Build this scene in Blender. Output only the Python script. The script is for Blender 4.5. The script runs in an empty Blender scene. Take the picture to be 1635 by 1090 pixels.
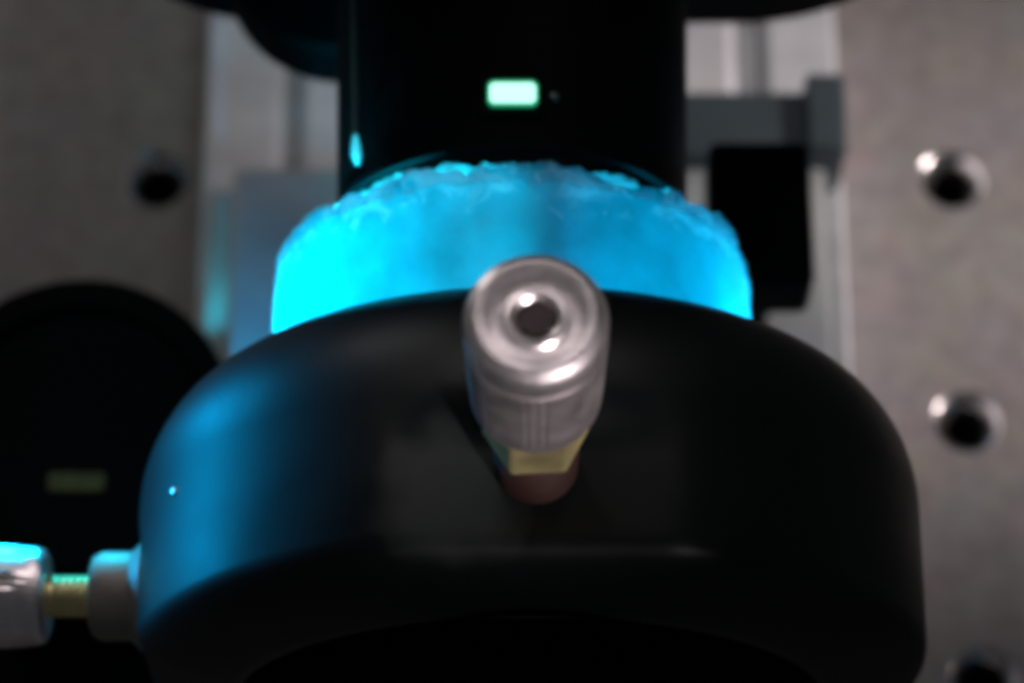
import bpy, bmesh, math, random
from mathutils import Vector, Matrix, noise
random.seed(4)
S = 0.001                                    # everything below is written in millimetres
PI = math.pi
scene = bpy.context.scene
COL = scene.collection

# ------------------------------------------------------------------ camera
TILT = math.radians(66.5); DIST = 285.0
cam_d = bpy.data.cameras.new('camera'); cam = bpy.data.objects.new('camera', cam_d); COL.objects.link(cam)
cam.location = (0, -DIST*math.cos(TILT)*S, DIST*math.sin(TILT)*S)
cam.rotation_euler = (PI/2 - TILT, 0, 0)
cam_d.sensor_width = 36; cam_d.lens = 4940/1635*36
cam_d.clip_start = 0.005; cam_d.clip_end = 10
cam_d.dof.use_dof = True; cam_d.dof.focus_distance = 0.19; cam_d.dof.aperture_fstop = 32
scene.camera = cam
scene.render.resolution_x, scene.render.resolution_y = 1024, 683

# ------------------------------------------------------------------ world, exposure, film
w = bpy.data.worlds.new('World'); scene.world = w; w.use_nodes = True
w.node_tree.nodes['Background'].inputs[0].default_value = (0.85, 0.95, 1.0, 1)
w.node_tree.nodes['Background'].inputs[1].default_value = 0.035
scene.view_settings.view_transform = 'Standard'; scene.view_settings.look = 'None'
scene.view_settings.exposure = 0; scene.view_settings.gamma = 1
scene.cycles.use_denoising = True
scene.cycles.pixel_filter_type = 'BLACKMAN_HARRIS'; scene.cycles.filter_width = 5.0
scene.cycles.max_bounces = 10; scene.cycles.transmission_bounces = 8

# ------------------------------------------------------------------ lights
def aim(o, loc, tgt):
    o.location = Vector(loc)*S
    o.rotation_euler = (Vector(tgt)-Vector(loc)).to_track_quat('-Z', 'Y').to_euler()
def area(name, loc, tgt, size, power, color, spread=180):
    l = bpy.data.lights.new(name, 'AREA'); l.shape = 'DISK'; l.size = size*S; l.energy = power; l.color = color
    l.spread = math.radians(spread)
    o = bpy.data.objects.new(name, l); COL.objects.link(o); aim(o, loc, tgt)
def spot(name, loc, tgt, power, color, cone, radius=1.0, blend=.5):
    l = bpy.data.lights.new(name, 'SPOT'); l.energy = power; l.color = color; l.spot_size = math.radians(cone)
    l.spot_blend = blend; l.shadow_soft_size = radius*S
    o = bpy.data.objects.new(name, l); COL.objects.link(o); aim(o, loc, tgt)
def point(name, loc, power, color, radius=.5):
    l = bpy.data.lights.new(name, 'POINT'); l.energy = power; l.color = color; l.shadow_soft_size = radius*S
    o = bpy.data.objects.new(name, l); COL.objects.link(o); o.location = Vector(loc)*S
WARM = (1.0, .90, .90); BLUE = (0.0, .64, 1.0)
BLUE_L = (0.0, .74, 1.0); BLUE_D = (0.0, .45, 1.0)
spot('room_lamp_right', (230, -10, 125), (37, 11, 0), 2.1, (1, .89, .87), 20, 14, 1.0)
area('room_lamp_above', (110, 230, 420), (10, 20, 20), 120, .11, WARM)
spot('foreground_fill', (-60, 120, 310), (-18, -46, 82), .38, WARM, 16, 14, 1.0)  # added unseen spot, kept to the foreground, for highlights on the knobs
area('room_lamp_back_left', (-190, 260, 210), (0, -20, 80), 50, .115, (1, .97, .91))
spot('knob_fill', (95, -190, 165), (1.5, -46.5, 100), 15.0, WARM, 4.7, 14, 1.0)  # added narrow spot that brightens the top knob and its brass
# blue LED light inside the frosted sleeve; added unseen blue spots imitate its spill
point('blue_led_inner_left', (-14.4, -28.5, 64.6), .056, BLUE_L, .8)
point('blue_led_inner_right', (14.3, -30.0, 61.5), .033, BLUE, .8)
spot('blue_fill_left', (-102, 12, 50), (-21, -36, 73), .40, BLUE_D, 17, 12, .5)
spot('blue_fill_left_front', (-104, -24, 52), (-24, -48, 66), .46, BLUE_D, 16, 9, .6)
spot('blue_fill_low', (-50, 40, 44), (-31, -45, 60), .55, BLUE, 12, 2.0, .5)
spot('blue_fill_under_sleeve', (-22.5, -24, 24), (-23.5, -12, 13), .020, BLUE_D, 80, 0, .8)
spot('blue_fill_edge', (-26.3, -9.5, 15.5), (-26.2, 8, 11.6), .0050, BLUE_L, 44, 0, 1)

# ------------------------------------------------------------------ materials
def nt(name):
    m = bpy.data.materials.new(name); m.use_nodes = True
    return m, m.node_tree.nodes, m.node_tree.links, m.node_tree.nodes['Principled BSDF']
def mat(name, c, rough=.4, metal=0., var=.25, scale=300., bump=.15, bscale=2500., spec=.5, blot=0., blot_scale=90.):
    """base colour with fine grain, large blotches and a little relief"""
    m, N, L, p = nt(name)
    tc = N.new('ShaderNodeTexCoord')
    n1 = N.new('ShaderNodeTexNoise'); n1.inputs['Scale'].default_value = scale; n1.inputs['Detail'].default_value = 5
    L.new(tc.outputs['Object'], n1.inputs['Vector'])
    mp = N.new('ShaderNodeMapRange'); mp.inputs[1].default_value = .3; mp.inputs[2].default_value = .7
    mp.inputs[3].default_value = 1-var; mp.inputs[4].default_value = 1+var
    L.new(n1.outputs['Fac'], mp.inputs[0])
    mx = N.new('ShaderNodeVectorMath'); mx.operation = 'SCALE'; mx.inputs[0].default_value = c
    L.new(mp.outputs[0], mx.inputs['Scale'])
    out = mx.outputs[0]
    if blot:
        n2 = N.new('ShaderNodeTexNoise'); n2.inputs['Scale'].default_value = blot_scale; n2.inputs['Detail'].default_value = 3
        L.new(tc.outputs['Object'], n2.inputs['Vector'])
        mm = N.new('ShaderNodeMix'); mm.data_type = 'RGBA'; mm.blend_type = 'OVERLAY'; mm.inputs['Factor'].default_value = blot
        L.new(out, mm.inputs['A']); L.new(n2.outputs['Color'], mm.inputs['B']); out = mm.outputs['Result']
    L.new(out, p.inputs['Base Color'])
    p.inputs['Metallic'].default_value = metal; p.inputs['Roughness'].default_value = rough
    p.inputs['Specular IOR Level'].default_value = spec
    rr = N.new('ShaderNodeMapRange'); rr.inputs[3].default_value = rough*.8; rr.inputs[4].default_value = min(1, rough*1.25)
    L.new(n1.outputs['Fac'], rr.inputs[0]); L.new(rr.outputs[0], p.inputs['Roughness'])
    if bump:
        n3 = N.new('ShaderNodeTexNoise'); n3.inputs['Scale'].default_value = bscale
        L.new(tc.outputs['Object'], n3.inputs['Vector'])
        b = N.new('ShaderNodeBump'); b.inputs['Strength'].default_value = bump; b.inputs['Distance'].default_value = .0002
        L.new(n3.outputs['Fac'], b.inputs['Height']); L.new(b.outputs[0], p.inputs['Normal'])
    return m
M_TABLE = mat('table_steel', (.30, .275, .265), .55, .2, .17, 420, .3, 1500, blot=.15, blot_scale=150)
M_THREAD = mat('hole_steel', (.80, .75, .75), .24, 1.0, .1, bump=.05)
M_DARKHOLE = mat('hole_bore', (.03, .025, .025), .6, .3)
M_RAIL = mat('rail_aluminium', (.80, .80, .84), .5, .2, .12, 200, .15, blot=.15, blot_scale=60)
M_GROOVE = mat('rail_groove', (.42, .43, .45), .6, .3)
M_PLATE = mat('plate_aluminium', (.55, .57, .57), .5, .2, .12, 150, .1, blot=.12)
M_CLAMP = mat('clamp_grey', (.065, .092, .11), .55, .1, .15)
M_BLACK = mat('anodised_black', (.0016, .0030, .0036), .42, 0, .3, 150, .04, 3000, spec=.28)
M_BLACK2 = mat('matt_black', (.0012, .0022, .0030), .6, 0, .3, 150, .1, spec=.08)
M_FACET = mat('milled_black', (.0035, .0046, .0046), .5, 0, .5, 200, .1, spec=.5)
M_STEEL = mat('stainless_steel', (.92, .83, .85), .36, 1.0, .12, 500, .12, 2500)
M_STEELD = mat('stainless_socket', (.10, .08, .085), .35, 1.0, .1)
M_NUT = mat('nut_steel', (.26, .24, .22), .55, .5, .15)
M_BRASS = mat('brass', (.88, .75, .38), .45, 1.0, .15)
M_BRASSD = mat('aged_brass', (.17, .155, .055), .6, .2, .5, 400)
M_COPPER = mat('copper_washer', (.022, .006, .004), .6, 0, .2)

def frosted(name, c, mix=.62, rough=.4, tc_=(.02, .85, .95)):
    m, N, L, p = nt(name)
    tc = N.new('ShaderNodeTexCoord'); n = N.new('ShaderNodeTexNoise'); n.inputs['Scale'].default_value = 260; n.inputs['Detail'].default_value = 6
    L.new(tc.outputs['Object'], n.inputs['Vector'])
    mp = N.new('ShaderNodeMapRange'); mp.inputs[3].default_value = .8; mp.inputs[4].default_value = 1.05; L.new(n.outputs['Fac'], mp.inputs[0])
    sc = N.new('ShaderNodeVectorMath'); sc.operation = 'SCALE'; sc.inputs[0].default_value = c; L.new(mp.outputs[0], sc.inputs['Scale'])
    tr = N.new('ShaderNodeBsdfTranslucent'); 
    n4 = N.new('ShaderNodeTexNoise'); n4.inputs['Scale'].default_value = 170; n4.inputs['Detail'].default_value = 7; n4.inputs['Roughness'].default_value = .65; L.new(tc.outputs['Object'], n4.inputs['Vector'])
    m4 = N.new('ShaderNodeMapRange'); m4.inputs[1].default_value = .3; m4.inputs[2].default_value = .7; m4.inputs[3].default_value = .64; m4.inputs[4].default_value = 1.02; L.new(n4.outputs['Fac'], m4.inputs[0])
    s4 = N.new('ShaderNodeVectorMath'); s4.operation = 'SCALE'; s4.inputs[0].default_value = tc_; L.new(m4.outputs[0], s4.inputs['Scale']); L.new(s4.outputs[0], tr.inputs[0])
    p.inputs['Roughness'].default_value = rough; L.new(sc.outputs[0], p.inputs['Base Color'])
    b = N.new('ShaderNodeBump'); b.inputs['Strength'].default_value = .4; b.inputs['Distance'].default_value = .0004
    L.new(n.outputs['Fac'], b.inputs['Height']); L.new(b.outputs[0], p.inputs['Normal'])
    ms = N.new('ShaderNodeMixShader'); ms.inputs[0].default_value = mix
    L.new(p.outputs[0], ms.inputs[1]); L.new(tr.outputs[0], ms.inputs[2]); L.new(ms.outputs[0], N['Material Output'].inputs[0])
    return m
M_FROST = frosted('frosted_plastic', (.01, .20, .32))
def frost_patches(m):                       # scuffed, whitish patches towards the sleeve's rear rim
    N, L = m.node_tree.nodes, m.node_tree.links
    tc = N.new('ShaderNodeTexCoord'); sp = N.new('ShaderNodeSeparateXYZ'); L.new(tc.outputs['Object'], sp.inputs[0])
    g = N.new('ShaderNodeMapRange'); g.inputs[1].default_value = -.0275; g.inputs[2].default_value = -.0215; g.inputs[3].default_value = -.36; g.inputs[4].default_value = .10
    L.new(sp.outputs['Y'], g.inputs[0])
    n = N.new('ShaderNodeTexNoise'); n.inputs['Scale'].default_value = 420; n.inputs['Detail'].default_value = 8; n.inputs['Roughness'].default_value = .6; n.inputs['Distortion'].default_value = 1.2
    L.new(tc.outputs['Object'], n.inputs['Vector'])
    a = N.new('ShaderNodeMath'); a.operation = 'ADD'; L.new(n.outputs['Fac'], a.inputs[0]); L.new(g.outputs[0], a.inputs[1])
    r = N.new('ShaderNodeMapRange'); r.inputs[1].default_value = .50; r.inputs[2].default_value = .66; L.new(a.outputs[0], r.inputs[0])
    tr = [x for x in N if x.type == 'BSDF_TRANSLUCENT'][0]; p = N['Principled BSDF']
    for sock, hi in ((p.inputs['Base Color'], (.62, .78, .84, 1)), (tr.inputs[0], (.3, .92, 1, 1))):
        mx = N.new('ShaderNodeMix'); mx.data_type = 'RGBA'
        if sock.is_linked: L.new(sock.links[0].from_socket, mx.inputs['A'])
        else: mx.inputs['A'].default_value = tuple(.82*c for c in sock.default_value[:3]) + (1,)
        mx.inputs['B'].default_value = hi; L.new(r.outputs[0], mx.inputs['Factor']); L.new(mx.outputs['Result'], sock)
frost_patches(M_FROST)
M_TAPE = frosted('crumpled_tape', (.40, .66, .74), .6, .2, (.4, .95, 1))
def see_through(m, k):
    N, L = m.node_tree.nodes, m.node_tree.links; o = N['Material Output']; src = o.inputs[0].links[0].from_socket
    t = N.new('ShaderNodeBsdfTransparent'); x = N.new('ShaderNodeMixShader'); x.inputs[0].default_value = k
    L.new(src, x.inputs[1]); L.new(t.outputs[0], x.inputs[2]); L.new(x.outputs[0], o.inputs[0])
see_through(M_TAPE, .35)
def emit(name, c, s):
    m, N, L, p = nt(name)
    p.inputs['Base Color'].default_value = (*c, 1); p.inputs['Emission Color'].default_value = (*c, 1)
    p.inputs['Emission Strength'].default_value = s; p.inputs['Roughness'].default_value = .3
    return m
M_LED = emit('green_indicator', (.45, 1.0, .78), 1.5)
M_LEDHALO = emit('green_indicator_halo', (.0, .45, .20), .55)  # soft green halo round the indicator, built as a glowing ring
M_TIP = emit('fibre_tip', (.05, .75, .95), .9)
M_FIBRE = mat('fibre_jacket', (.03, .09, .085), .3, 0, .2)

# ------------------------------------------------------------------ mesh helpers
def link(name, bm, m, parent=None, smooth=True, bevel=0.0, angle=35):
    bmesh.ops.recalc_face_normals(bm, faces=bm.faces)
    me = bpy.data.meshes.new(name)
    for v in bm.verts: v.co *= S
    bm.to_mesh(me); bm.free()
    for mm in (m if isinstance(m, (list, tuple)) else [m]): me.materials.append(mm)
    o = bpy.data.objects.new(name, me); COL.objects.link(o)
    if smooth:
        for p in me.polygons: p.use_smooth = True
        me.set_sharp_from_angle(angle=math.radians(angle))
    if bevel:
        b = o.modifiers.new('bevel', 'BEVEL'); b.width = bevel*S; b.segments = 3; b.limit_method = 'ANGLE'; b.angle_limit = math.radians(40)
        b.harden_normals = False
    if parent: o.parent = parent; o.matrix_parent_inverse = Matrix.Translation(-parent.location)
    return o
def empty(name, loc):
    o = bpy.data.objects.new(name, None); COL.objects.link(o); o.location = Vector(loc)*S; o.empty_display_size = .005
    return o
def tag(o, label=None, cat=None, group=None, kind=None):
    if label: o['label'] = label
    if cat: o['category'] = cat
    if group: o['group'] = group
    if kind: o['kind'] = kind
    return o
def box(x0, x1, y0, y1, z0, z1, bm=None):
    bm = bm or bmesh.new()
    bmesh.ops.create_cube(bm, size=1, matrix=Matrix.Translation(((x0+x1)/2, (y0+y1)/2, (z0+z1)/2)) @ Matrix.Diagonal((x1-x0, y1-y0, z1-z0, 1)))
    return bm
def lathe(prof, frame=Matrix(), n=96, wob=None, bm=None):
    """prof: (radius, height) along the local Z of frame"""
    bm = bm or bmesh.new(); rows = []
    for r, h in prof:
        if r < 1e-6: rows.append([bm.verts.new(frame @ Vector((0, 0, h)))])
        else:
            row = []
            for i in range(n):
                a = 2*PI*i/n; rr, hh = (r, h) if wob is None else wob(r, h, a)
                row.append(bm.verts.new(frame @ Vector((rr*math.cos(a), rr*math.sin(a), hh))))
            rows.append(row)
    for A, B in zip(rows, rows[1:]):
        if len(A) == 1 and len(B) == 1: continue
        for i in range(n):
            j = (i+1) % n
            if len(A) == 1: bm.faces.new((A[0], B[i], B[j]))
            elif len(B) == 1: bm.faces.new((A[i], A[j], B[0]))
            else: bm.faces.new((A[i], A[j], B[j], B[i]))
    return bm
def frame(o, z, x=None):
    z = Vector(z).normalized(); x = Vector(x) if x else (Vector((1, 0, 0)) if abs(z.x) < .9 else Vector((0, 1, 0)))
    y = z.cross(x).normalized(); x = y.cross(z)
    m = Matrix((x, y, z)).transposed().to_4x4(); m.translation = Vector(o); return m
def prism(poly, frm, h0, h1):
    """polygon (local xy) extruded along local z"""
    bm = bmesh.new()
    a = [bm.verts.new(frm @ Vector((x, y, h0))) for x, y in poly]; b = [bm.verts.new(frm @ Vector((x, y, h1))) for x, y in poly]
    n = len(poly)
    for i in range(n): bm.faces.new((a[i], a[(i+1) % n], b[(i+1) % n], b[i]))
    bm.faces.new(a[::-1]); bm.faces.new(b); return bm
def tube(pts, r, n=10):
    bm = bmesh.new(); rows = []
    for i, p in enumerate(pts):
        d = Vector(pts[min(i+1, len(pts)-1)]) - Vector(pts[max(i-1, 0)])
        f = frame(p, d); rr = r[i] if isinstance(r, (list, tuple)) else r
        rows.append([bm.verts.new(f @ Vector((rr*math.cos(2*PI*k/n), rr*math.sin(2*PI*k/n), 0))) for k in range(n)])
    for A, B in zip(rows, rows[1:]):
        for i in range(n): bm.faces.new((A[i], A[(i+1) % n], B[(i+1) % n], B[i]))
    bm.faces.new(rows[0][::-1]); bm.faces.new(rows[-1]); return bm

# ------------------------------------------------------------------ the table: a plate with tapped, countersunk holes
HX = [-58.5, -33.5, -8.5, 16.5, 41.5, 66.5]; HY = [41.4, 16.6, -8.0, -32.3, -57.0]
RH = 3.05
def plate_with_holes():
    bm = bmesh.new(); n = 40
    xs = [-140] + [(a+b)/2 for a, b in zip(HX, HX[1:])] + [140]
    ys = [-140] + [(a+b)/2 for a, b in zip(HY[::-1], HY[::-1][1:])] + [140]
    cy = HY[::-1]
    for i in range(len(HX)):
        for j in range(len(cy)):
            x0, x1, y0, y1 = xs[i], xs[i+1], ys[j], ys[j+1]; cx, cyy = HX[i], cy[j]
            ring, out = [], []
            for k in range(n):
                a = 2*PI*k/n; dx, dy = math.cos(a), math.sin(a)
                ring.append(bm.verts.new((cx+RH*dx, cyy+RH*dy, 0)))
                t = min(((x1-cx)/dx if dx > 1e-9 else (x0-cx)/dx if dx < -1e-9 else 1e9), ((y1-cyy)/dy if dy > 1e-9 else (y0-cyy)/dy if dy < -1e-9 else 1e9))
                out.append(bm.verts.new((cx+t*dx, cyy+t*dy, 0)))
            for k in range(n):
                l = (k+1) % n
                bm.faces.new((ring[k], out[k], out[l], ring[l]))
                a, b = out[k].co, out[l].co                     # fill the corner triangle
                if abs(a.x-b.x) > 1e-4 and abs(a.y-b.y) > 1e-4:
                    cxn = x1 if max(a.x, b.x) > x1-1e-4 else x0; cyn = y1 if max(a.y, b.y) > y1-1e-4 else y0
                    c_ = bm.verts.new((cxn, cyn, 0)); bm.faces.new((out[k], c_, out[l]))
    # flange down the outside
    box(-140, 140, -140, 140, -12, -11.5, bm)
    return bm
table = tag(link('table_top', plate_with_holes(), M_TABLE, smooth=False), kind='structure')
def hole(x, y):
    o = link('threaded_hole', lathe([(RH+.02, .02), (RH-.2, -.10), (RH-1.0, -1.4)], frame((x, y, 0), (0, 0, 1)), 40), M_THREAD, table)
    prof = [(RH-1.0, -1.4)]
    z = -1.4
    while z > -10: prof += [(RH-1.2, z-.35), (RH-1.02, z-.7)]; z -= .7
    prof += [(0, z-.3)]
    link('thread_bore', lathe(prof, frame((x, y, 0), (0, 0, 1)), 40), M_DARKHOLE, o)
for x in (HX[1], HX[4]):
    for y in HY[:4]: hole(x, y)

# ------------------------------------------------------------------ aluminium rail lying on the table
rail = tag(empty('optical_rail', (0, 30, 0)), 'wide grey aluminium rail with long grooves running up the table under the black assembly', 'rail')
def rail_bm():
    L_, R_ = -28.1, 29.9
    top = 10
    prof = [(L_, 0.01), (L_, 9.6), (L_+.4, top), (-21.9, top), (-20.9, 9.0), (-19.3, 9.0), (-18.6, top), (-13, top), (-12, 6.5), (12, 6.5), (13, top),
            (19.8, top), (20.8, 9.0), (23.0, 9.0), (23.9, top), (R_-.4, top), (R_, 9.6), (R_, 0.01)]
    return prism(prof, frame((0, 0, 0), (0, -1, 0), (1, 0, 0)), -110, 90)
link('rail_body', rail_bm(), M_RAIL, rail, smooth=False)
link('groove_strip', box(-20.8, -19.4, -80, 100, 9.02, 9.2), M_GROOVE, rail)
link('groove_strip', box(20.9, 22.9, -80, 100, 9.02, 9.2), M_GROOVE, rail)

carrier = tag(empty('base_plate', (1.5, -20, 10)), 'flat grey metal plate screwed on the rail under the glowing blue sleeve', 'plate')
link('plate', box(-24.7, 27.8, -60, 9.9, 10.02, 16), M_PLATE, carrier, bevel=.5)
link('side_rib', box(-27.2, -24.9, -60, 9.3, 10.02, 12.4), M_PLATE, carrier, bevel=.3)
link('side_rib', box(28.2, 29.4, -60, 9.3, 10.02, 12.4), M_GROOVE, carrier, bevel=.3)

bar = tag(empty('clamp_bar', (22, 13, 10)), 'slate grey bar with a raised end lying across the rail right of the black housing', 'bar')
link('bar', box(8, 29.4, 9.95, 16.4, 10.02, 18), M_CLAMP, bar, bevel=.35)
link('raised_end', box(26.0, 29.5, 10.1, 17.6, 10.03, 19.3), M_CLAMP, bar, bevel=.4)

blk = tag(empty('clamp_block', (20, -3, 16)), 'black block with rounded lower corners standing on the plate right of the blue sleeve', 'block')
def rbox(x0, x1, z0, z1, r, y0, y1):
    pts = []
    for cx, cz, a0 in ((x1-r, z0+r, -90), (x1-r, z1-r, 0), (x0+r, z1-r, 90), (x0+r, z0+r, 180)):
        for k in range(7): a = math.radians(a0+15*k); pts.append((cx+r*math.cos(a), cz+r*math.sin(a)))
    return prism(pts, frame((0, 0, 0), (0, -1, 0), (1, 0, 0)), -y1, -y0)
def plan_box(x0, x1, y0, y1, r, z0, z1):
    pts = []
    for cx, cy, a0 in ((x1-r, y0+r, -90), (x1-r, y1-r, 0), (x0+r, y1-r, 90), (x0+r, y0+r, 180)):
        for k in range(7): a = math.radians(a0+15*k); pts.append((cx+r*math.cos(a), cy+r*math.sin(a)))
    return prism(pts, Matrix(), z0, z1)
link('block_body', plan_box(16.0, 24.3, -10.6, 2.2, .9, 30, 36), M_BLACK2, blk, bevel=.4)
link('foot', box(17, 22, -6, 1, 16.01, 30.2), M_BLACK2, blk, bevel=.3)

# ------------------------------------------------------------------ big black ring mount in front
RX, RY, RZ, RR, RI = 1.2, -50.7, 60.0, 26.8, 19.6
ring = tag(empty('lens_mount', (RX, -43, 16)), 'large black ring lens mount in the foreground with a silver adjuster screw on top', 'lens mount')
FL_T, FL_L = 25.3, 26.0                    # distance of the milled flats from the axis
def sect(y, dr, flat):
    out = []
    n = 180
    for k in range(n):
        a = 2*PI*k/n; r = RR+dr; s_, c_ = math.sin(a), math.cos(a)
        if flat:
            if c_ > .5: r = min(r, (FL_T+dr)/c_)
            if s_ < -.5: r = min(r, (FL_L+dr)/(-s_))
        out.append((RX+r*s_, y, RZ+r*c_))
    return out
def loft(rows, inner):
    bm = bmesh.new(); V = [[bm.verts.new(p) for p in r] for r in rows]; n = len(V[0])
    I = [[bm.verts.new((RX+r*math.sin(2*PI*k/n), y, RZ+r*math.cos(2*PI*k/n))) for k in range(n)] for r, y in inner]
    W = V + I + [V[0]]
    for A, B in zip(W, W[1:]):
        for k in range(n):
            l = (k+1) % n; bm.faces.new((A[k], A[l], B[l], B[k]))
    return bm
rear = []
for k in range(13):                         # domed rear shoulder
    t = PI/2*k/12; rear.append(sect(-31.3-8.8*(1-math.cos(t)), -7.1*(1-math.sin(t)), 0))
def mix_rows(A, B, t): return [tuple(p+(q-p)*t for p, q in zip(a_, b_)) for a_, b_ in zip(A, B)]
ramp = [mix_rows(sect(-40.6-3.9*t, 0, 0), sect(-40.6-3.9*t, 0, 1), t*t*(3-2*t)) for t in (0, .2, .4, .6, .8, 1)]
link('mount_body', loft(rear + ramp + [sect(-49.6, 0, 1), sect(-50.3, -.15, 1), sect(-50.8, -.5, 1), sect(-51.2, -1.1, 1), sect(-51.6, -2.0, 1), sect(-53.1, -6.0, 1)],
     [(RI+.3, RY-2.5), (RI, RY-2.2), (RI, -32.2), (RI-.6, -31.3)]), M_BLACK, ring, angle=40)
link('lens_tube', lathe([(RI-.05, 3.8), (RI-.3, 3.2), (RI-1.0, 3.2), (RI-1.3, 3.8), (RI-1.3, 11.9), (RI-.05, 11.9)], frame((RX, RY, RZ), (0, 1, 0))), M_BLACK2, ring)
link('lens', lathe([(0, 9.0), (6, 9.4), (12, 10.6), (RI-.4, 12), (RI-.4, 14), (0, 14)], frame((RX, RY, RZ), (0, 1, 0))), M_BLACK2, ring)
link('post', lathe([(0, 16.05), (11, 16.05), (11, 19), (6.35, 19), (6.35, 34), (0, 34)], frame((RX, -43, 0), (0, 0, 1)), 48), M_BLACK, ring)
def painted_sheen(m, c, half, col):             # dim grey reflection on the milled flat, painted into the base colour
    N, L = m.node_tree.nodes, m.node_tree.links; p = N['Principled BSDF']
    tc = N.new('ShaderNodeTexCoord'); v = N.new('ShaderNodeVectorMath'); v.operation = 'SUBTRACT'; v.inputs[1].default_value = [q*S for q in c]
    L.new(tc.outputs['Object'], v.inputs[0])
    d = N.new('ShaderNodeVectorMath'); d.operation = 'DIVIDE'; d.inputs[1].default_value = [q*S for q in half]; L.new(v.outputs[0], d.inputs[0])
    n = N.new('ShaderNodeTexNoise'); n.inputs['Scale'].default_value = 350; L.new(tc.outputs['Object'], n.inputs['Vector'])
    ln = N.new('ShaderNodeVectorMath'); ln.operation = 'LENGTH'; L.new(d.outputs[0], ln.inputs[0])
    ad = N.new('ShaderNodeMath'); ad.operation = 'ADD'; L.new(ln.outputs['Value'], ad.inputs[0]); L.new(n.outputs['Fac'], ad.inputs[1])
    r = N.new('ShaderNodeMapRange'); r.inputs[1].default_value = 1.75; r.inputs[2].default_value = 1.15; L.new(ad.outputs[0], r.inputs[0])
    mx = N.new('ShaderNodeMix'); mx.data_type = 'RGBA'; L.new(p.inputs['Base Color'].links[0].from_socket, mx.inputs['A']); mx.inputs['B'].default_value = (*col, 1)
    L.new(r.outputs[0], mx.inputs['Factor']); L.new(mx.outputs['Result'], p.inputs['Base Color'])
painted_sheen(M_BLACK, (RX-5.2, -47.2, RZ+FL_T), (4.2, 4.2, 3), (.018, .021, .021))

# adjuster: local z = outwards. returns parts
def hexpoly(r, rot=0): return [(r*math.cos(rot+PI/3*k), r*math.sin(rot+PI/3*k)) for k in range(6)]
def knurl(prof_r, n=96, depth=.05):
    def f(r, h, a): return (r + (depth if (int(round(a/(2*PI)*n))) % 2 else -depth), h)
    return f
def adjuster(frm, kz0, kz1, r0, r1, neck, neck_m, name='adjuster_screw'):
    """kz0..kz1 knob from its narrow to its wide end"""
    h = kz1
    prof = [(0, kz0), (r0-.5, kz0), (r0-.1, kz0+.25), (r0, kz0+.6)]
    m = 14
    for i in range(m+1): t = i/m; prof.append((r0+(r1-r0)*t**.8, kz0+.6+(h-2.6-kz0-.6)*t))
    def kn(r, hh, a):
        if kz0+1.0 < hh < h-2.4 and r > r0-.05: return (r + (.035 if int(round(a/(2*PI)*96)) % 2 else -.035)*(1+.6*math.sin(a*7)), hh)
        return (r, hh)
    prof += [(r1-.25, h-2.5), (r1-.25, h-2.2), (r1+.02, h-2.0), (r1+.02, h-.7), (r1-.15, h-.3), (r1-.6, h), (r1-.9, h+.02), (r1-1.3, h-.12), (r1-1.75, h-.26), (r1-2.1, h-.24), (1.75, h-.1), (1.45, h-.06), (1.2, h-.2), (1.0, h-.5)]
    k = link('adjuster_knob', lathe(prof, frm, 96, kn), M_STEEL, ring, angle=28)
    hp = link('hex_socket', prism(hexpoly(1.08, .3), frm, h-2.6, h-.28), M_STEELD, k, smooth=False)
    return k
ATOP = frame((2.2, -45.25, 0), (-0.0085, 0.0, 1), (1, 0, 0))
kn1 = adjuster(ATOP, 96.3, 107.5, 3.8, 3.98, None, None)
link('brass_bushing', prism(hexpoly(3.25, .05), ATOP, 90.9, 96.35), M_BRASS, ring, smooth=False, bevel=.2)
link('bushing_seat', lathe([(0, 84.8), (2.6, 84.8), (2.6, 90.4), (2.3, 90.95), (0, 90.95)], ATOP, 48), M_COPPER, ring)
ALEFT = frame((0, -45.25, 60.3), (-1, 0, 0), (0, 1, 0))
adjuster(ALEFT, 31.7, 48, 3.3, 3.9, None, None)
link('threaded_shaft', lathe([(0, 27), (1.35, 27)] + [(1.35+.1*(i % 2), 27.2+i*.25) for i in range(18)] + [(1.35, 32), (0, 32)], ALEFT, 32), M_BRASS, ring)
link('lock_nut', lathe([(0, 23.6), (3.9, 23.6), (3.9, 25.2), (3.4, 25.6), (3.05, 26.0), (3.05, 28.0), (2.7, 28.6), (2.2, 28.8), (0, 28.8)], ALEFT, 48), M_NUT, ring)
link('set_screw', lathe([(0, .2), (.22, .15), (.3, 0), (.3, -.4)], frame((-21.93, -42.6, 73.6), (-.862, 0, .507)), 16), M_STEEL, ring)

# ------------------------------------------------------------------ frosted sleeve lit from inside
def fbm(p, o=4): return noise.fractal(Vector(p), 1.0, 2.0, o)
sleeve = tag(empty('glowing_sleeve', (0, -27, 60)), 'frosted plastic sleeve glowing bright blue between the ring mount and the black housing', 'light diffuser')
FY = frame((0, 0, 60), (0, 1, 0), (1, 0, 0))
def sleeve_bm():
    prof = [(16.9, -34.4+13.9*i/26) for i in range(27)]
    n = 200
    def wob(r, h, a):
        t = max(0, (h+25.5)/5.0)
        q = (3*math.cos(a), 3*math.sin(a), h*.35)
        r2 = r + .06*fbm(q) + t*t*.55*fbm((9*math.cos(a), 9*math.sin(a), h*.5)) - .35*t*t
        h2 = h + t*(.7*fbm((5*math.cos(a)+7, 5*math.sin(a), 1)) + .5*fbm((14*math.cos(a), 14*math.sin(a), 3)))
        return r2, h2
    return lathe(prof, FY, n, wob)
sl = link('sleeve_shell', sleeve_bm(), M_FROST, sleeve, angle=80)
so = sl.modifiers.new('thickness', 'SOLIDIFY'); so.thickness = .5*S; so.offset = -1
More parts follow.
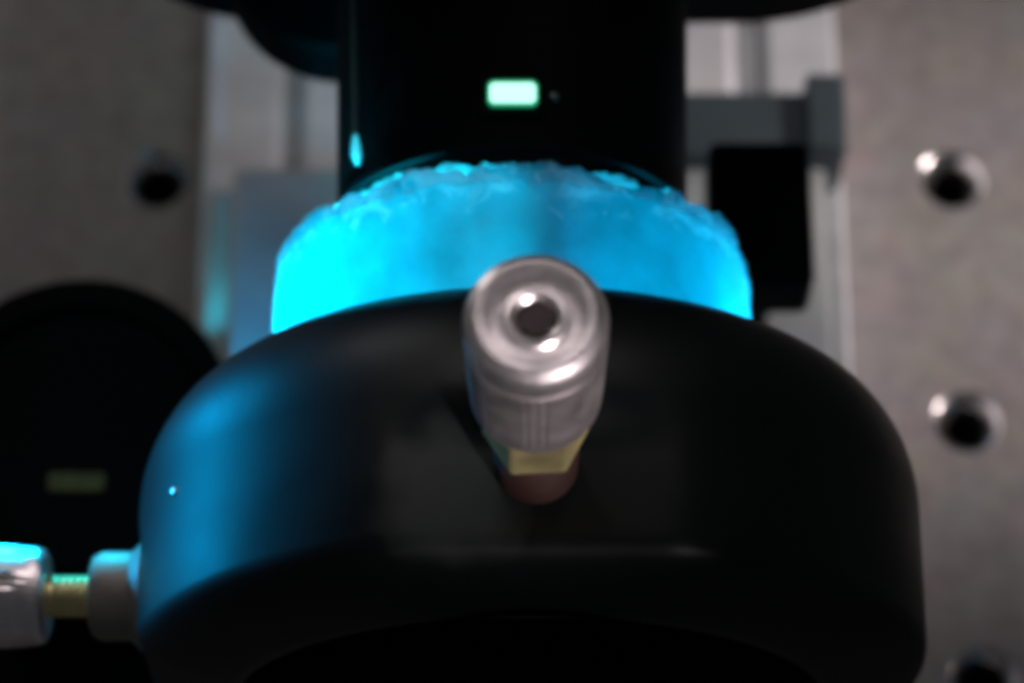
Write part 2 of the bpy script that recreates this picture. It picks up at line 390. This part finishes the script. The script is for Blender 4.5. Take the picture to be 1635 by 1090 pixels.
def tape_bm():                              # crumpled edge of clear tape round the back rim
    n = 260; prof = [(16.95-.24*i, -21.9+.30*i) for i in range(9)]
    def wob(r, h, a):
        k = (h+21.9)/2.4
        f = fbm((12*math.cos(a), 12*math.sin(a), h*1.4), 5); g = fbm((26*math.cos(a)+4, 26*math.sin(a), h*2.2), 3)
        env = .5+.5*fbm((3*math.cos(a), 3*math.sin(a)+8, 0))
        return r + (.2+.75*k)*(f*.7+g*.45)*env, h + .8*f*env - k*.5*abs(g)
    return lathe(prof, FY, n, wob)
link('crumpled_tape', tape_bm(), M_TAPE, sleeve, angle=30)

# ------------------------------------------------------------------ black lamp housing behind
house = tag(empty('lamp_housing', (0, 0, 60)), 'black cylindrical lamp housing with a small green indicator light on top', 'lamp housing')
link('housing_body', lathe([(0, -22.8), (12.0, -22.8), (12.3, -22.5), (12.6, -16), (12.62, -15.6), (13.3, 12.9), (0, 12.9)], FY, 128), M_BLACK2, house)
link('inner_light_blocker', lathe([(0, -33.9), (12.25, -33.9), (12.25, -23.2), (0, -23.2)], FY, 96), M_BLACK2, house)  # black core added inside the sleeve to block its inner lamps
link('seam_ring', lathe([(12.58, -17.4), (12.85, -17.2), (12.85, -16.6), (12.6, -16.4)], FY, 128), M_BLACK2, house)
link('indicator_bezel', plan_box(-2.3, 2.4, -14.8, -11.5, .6, 72.0, 72.9), M_BLACK2, house)
link('indicator_halo', plan_box(-1.7, 1.8, -14.15, -12.1, .5, 72.6, 73.02), M_LEDHALO, house)
link('indicator_light', prism([(x, y) for x, y in ((-1.35, -.75), (1.35, -.75), (1.6, -.5), (1.6, .6), (1.35, .85), (-1.35, .85), (-1.6, .6), (-1.6, -.5))], frame((.05, -13.15, 0), (0, 0, 1), (1, 0, 0)), 72.6, 73.12), M_LED, house, bevel=.12)
link('sensor_dot', lathe([(0, .2), (.3, .15), (.38, 0), (.4, -1)], frame((2.9, -13.2, 72.55), (.2, 0, 1)), 20), M_FIBRE, house)
link('screw_head', lathe([(0, .4), (.8, .35), (1.0, 0), (1, -1)], frame((3.9, -19.6, 71.9), (.3, 0, 1)), 24), M_FACET, house)
def flange_bm():
    pts = []; x0, x1, z0, z1, r = -31.5, 31.5, 36, 96, 13
    for cx, cz, a0 in ((x1-r, z0+r, -90), (x1-r, z1-r, 0), (x0+r, z1-r, 90), (x0+r, z0+r, 180)):
        for k in range(13): a = math.radians(a0+7.5*k); pts.append((cx+r*math.cos(a), cz+r*math.sin(a)))
    return prism(pts, frame((0, 0, 0), (0, -1, 0), (1, 0, 0)), -17, -13)
link('heat_sink_plate', flange_bm(), M_BLACK2, house, bevel=.4)
for k in range(5): link('cooling_fin', lathe([(0, 17.02+k*3), (24, 17.02+k*3), (24, 18.4+k*3), (0, 18.4+k*3)], frame((0, 0, 66), (0, 1, 0), (1, 0, 0)), 64), M_BLACK2, house)
link('clamp_knob', lathe([(0, 40), (9.2, 40), (9.9, 40.7), (9.9, 45.5), (9.3, 46), (0, 46)], frame((-13.4, 14.9, 0), (0, 0, 1)), 64), M_BLACK2, house, bevel=0)
link('support_post', lathe([(0, 16.05), (8, 16.05), (8, 18), (5, 18), (5, 50), (0, 50)], frame((0, -8, 0), (0, 0, 1)), 40), M_BLACK2, house)

fib = tag(empty('optical_fibre', (-11.2, 0, 66)), 'thin dark fibre along the left side of the black housing ending in a blue tip', 'fibre')
link('fibre', tube([(-11.9, 13, 68.5), (-11.6, 4, 68.4), (-11.3, -4, 68.2), (-11.1, -10, 68.0), (-11.0, -13.8, 67.9)], .2), M_FIBRE, fib)
link('glowing_tip', tube([(-11.02, -12.8, 67.95), (-11.0, -13.8, 67.95), (-10.95, -14.6, 67.9), (-10.88, -15.3, 67.8), (-10.8, -15.9, 67.7)], [.10, .13, .26, .30, .10]), M_TIP, fib)

# ------------------------------------------------------------------ black round post at the left
cap = tag(empty('round_post', (-35.2, -21, 0)), 'wide black round post at the left edge with a dim brass strip in its top', 'post')
link('post_body', lathe([(0, .01), (12.2, .01), (12.2, 28.8), (12.6, 29.2), (12.75, 29.7), (12.4, 30.2), (10.3, 30.2), (9.9, 29.6), (0, 29.5)], frame((-35.2, -20.1, 0), (0, 0, 1)), 96), M_BLACK2, cap)
link('post_foot', lathe([(0, .02), (17, .02), (17, 5.4), (16.4, 6), (0, 6)], frame((-39.5, -30, 0), (0, 0, 1)), 96), M_BLACK2, cap)
link('brass_strip', plan_box(-37.2, -32.6, -25.9, -24.3, .3, 29.4, 29.6), M_BRASSD, cap, bevel=.2)
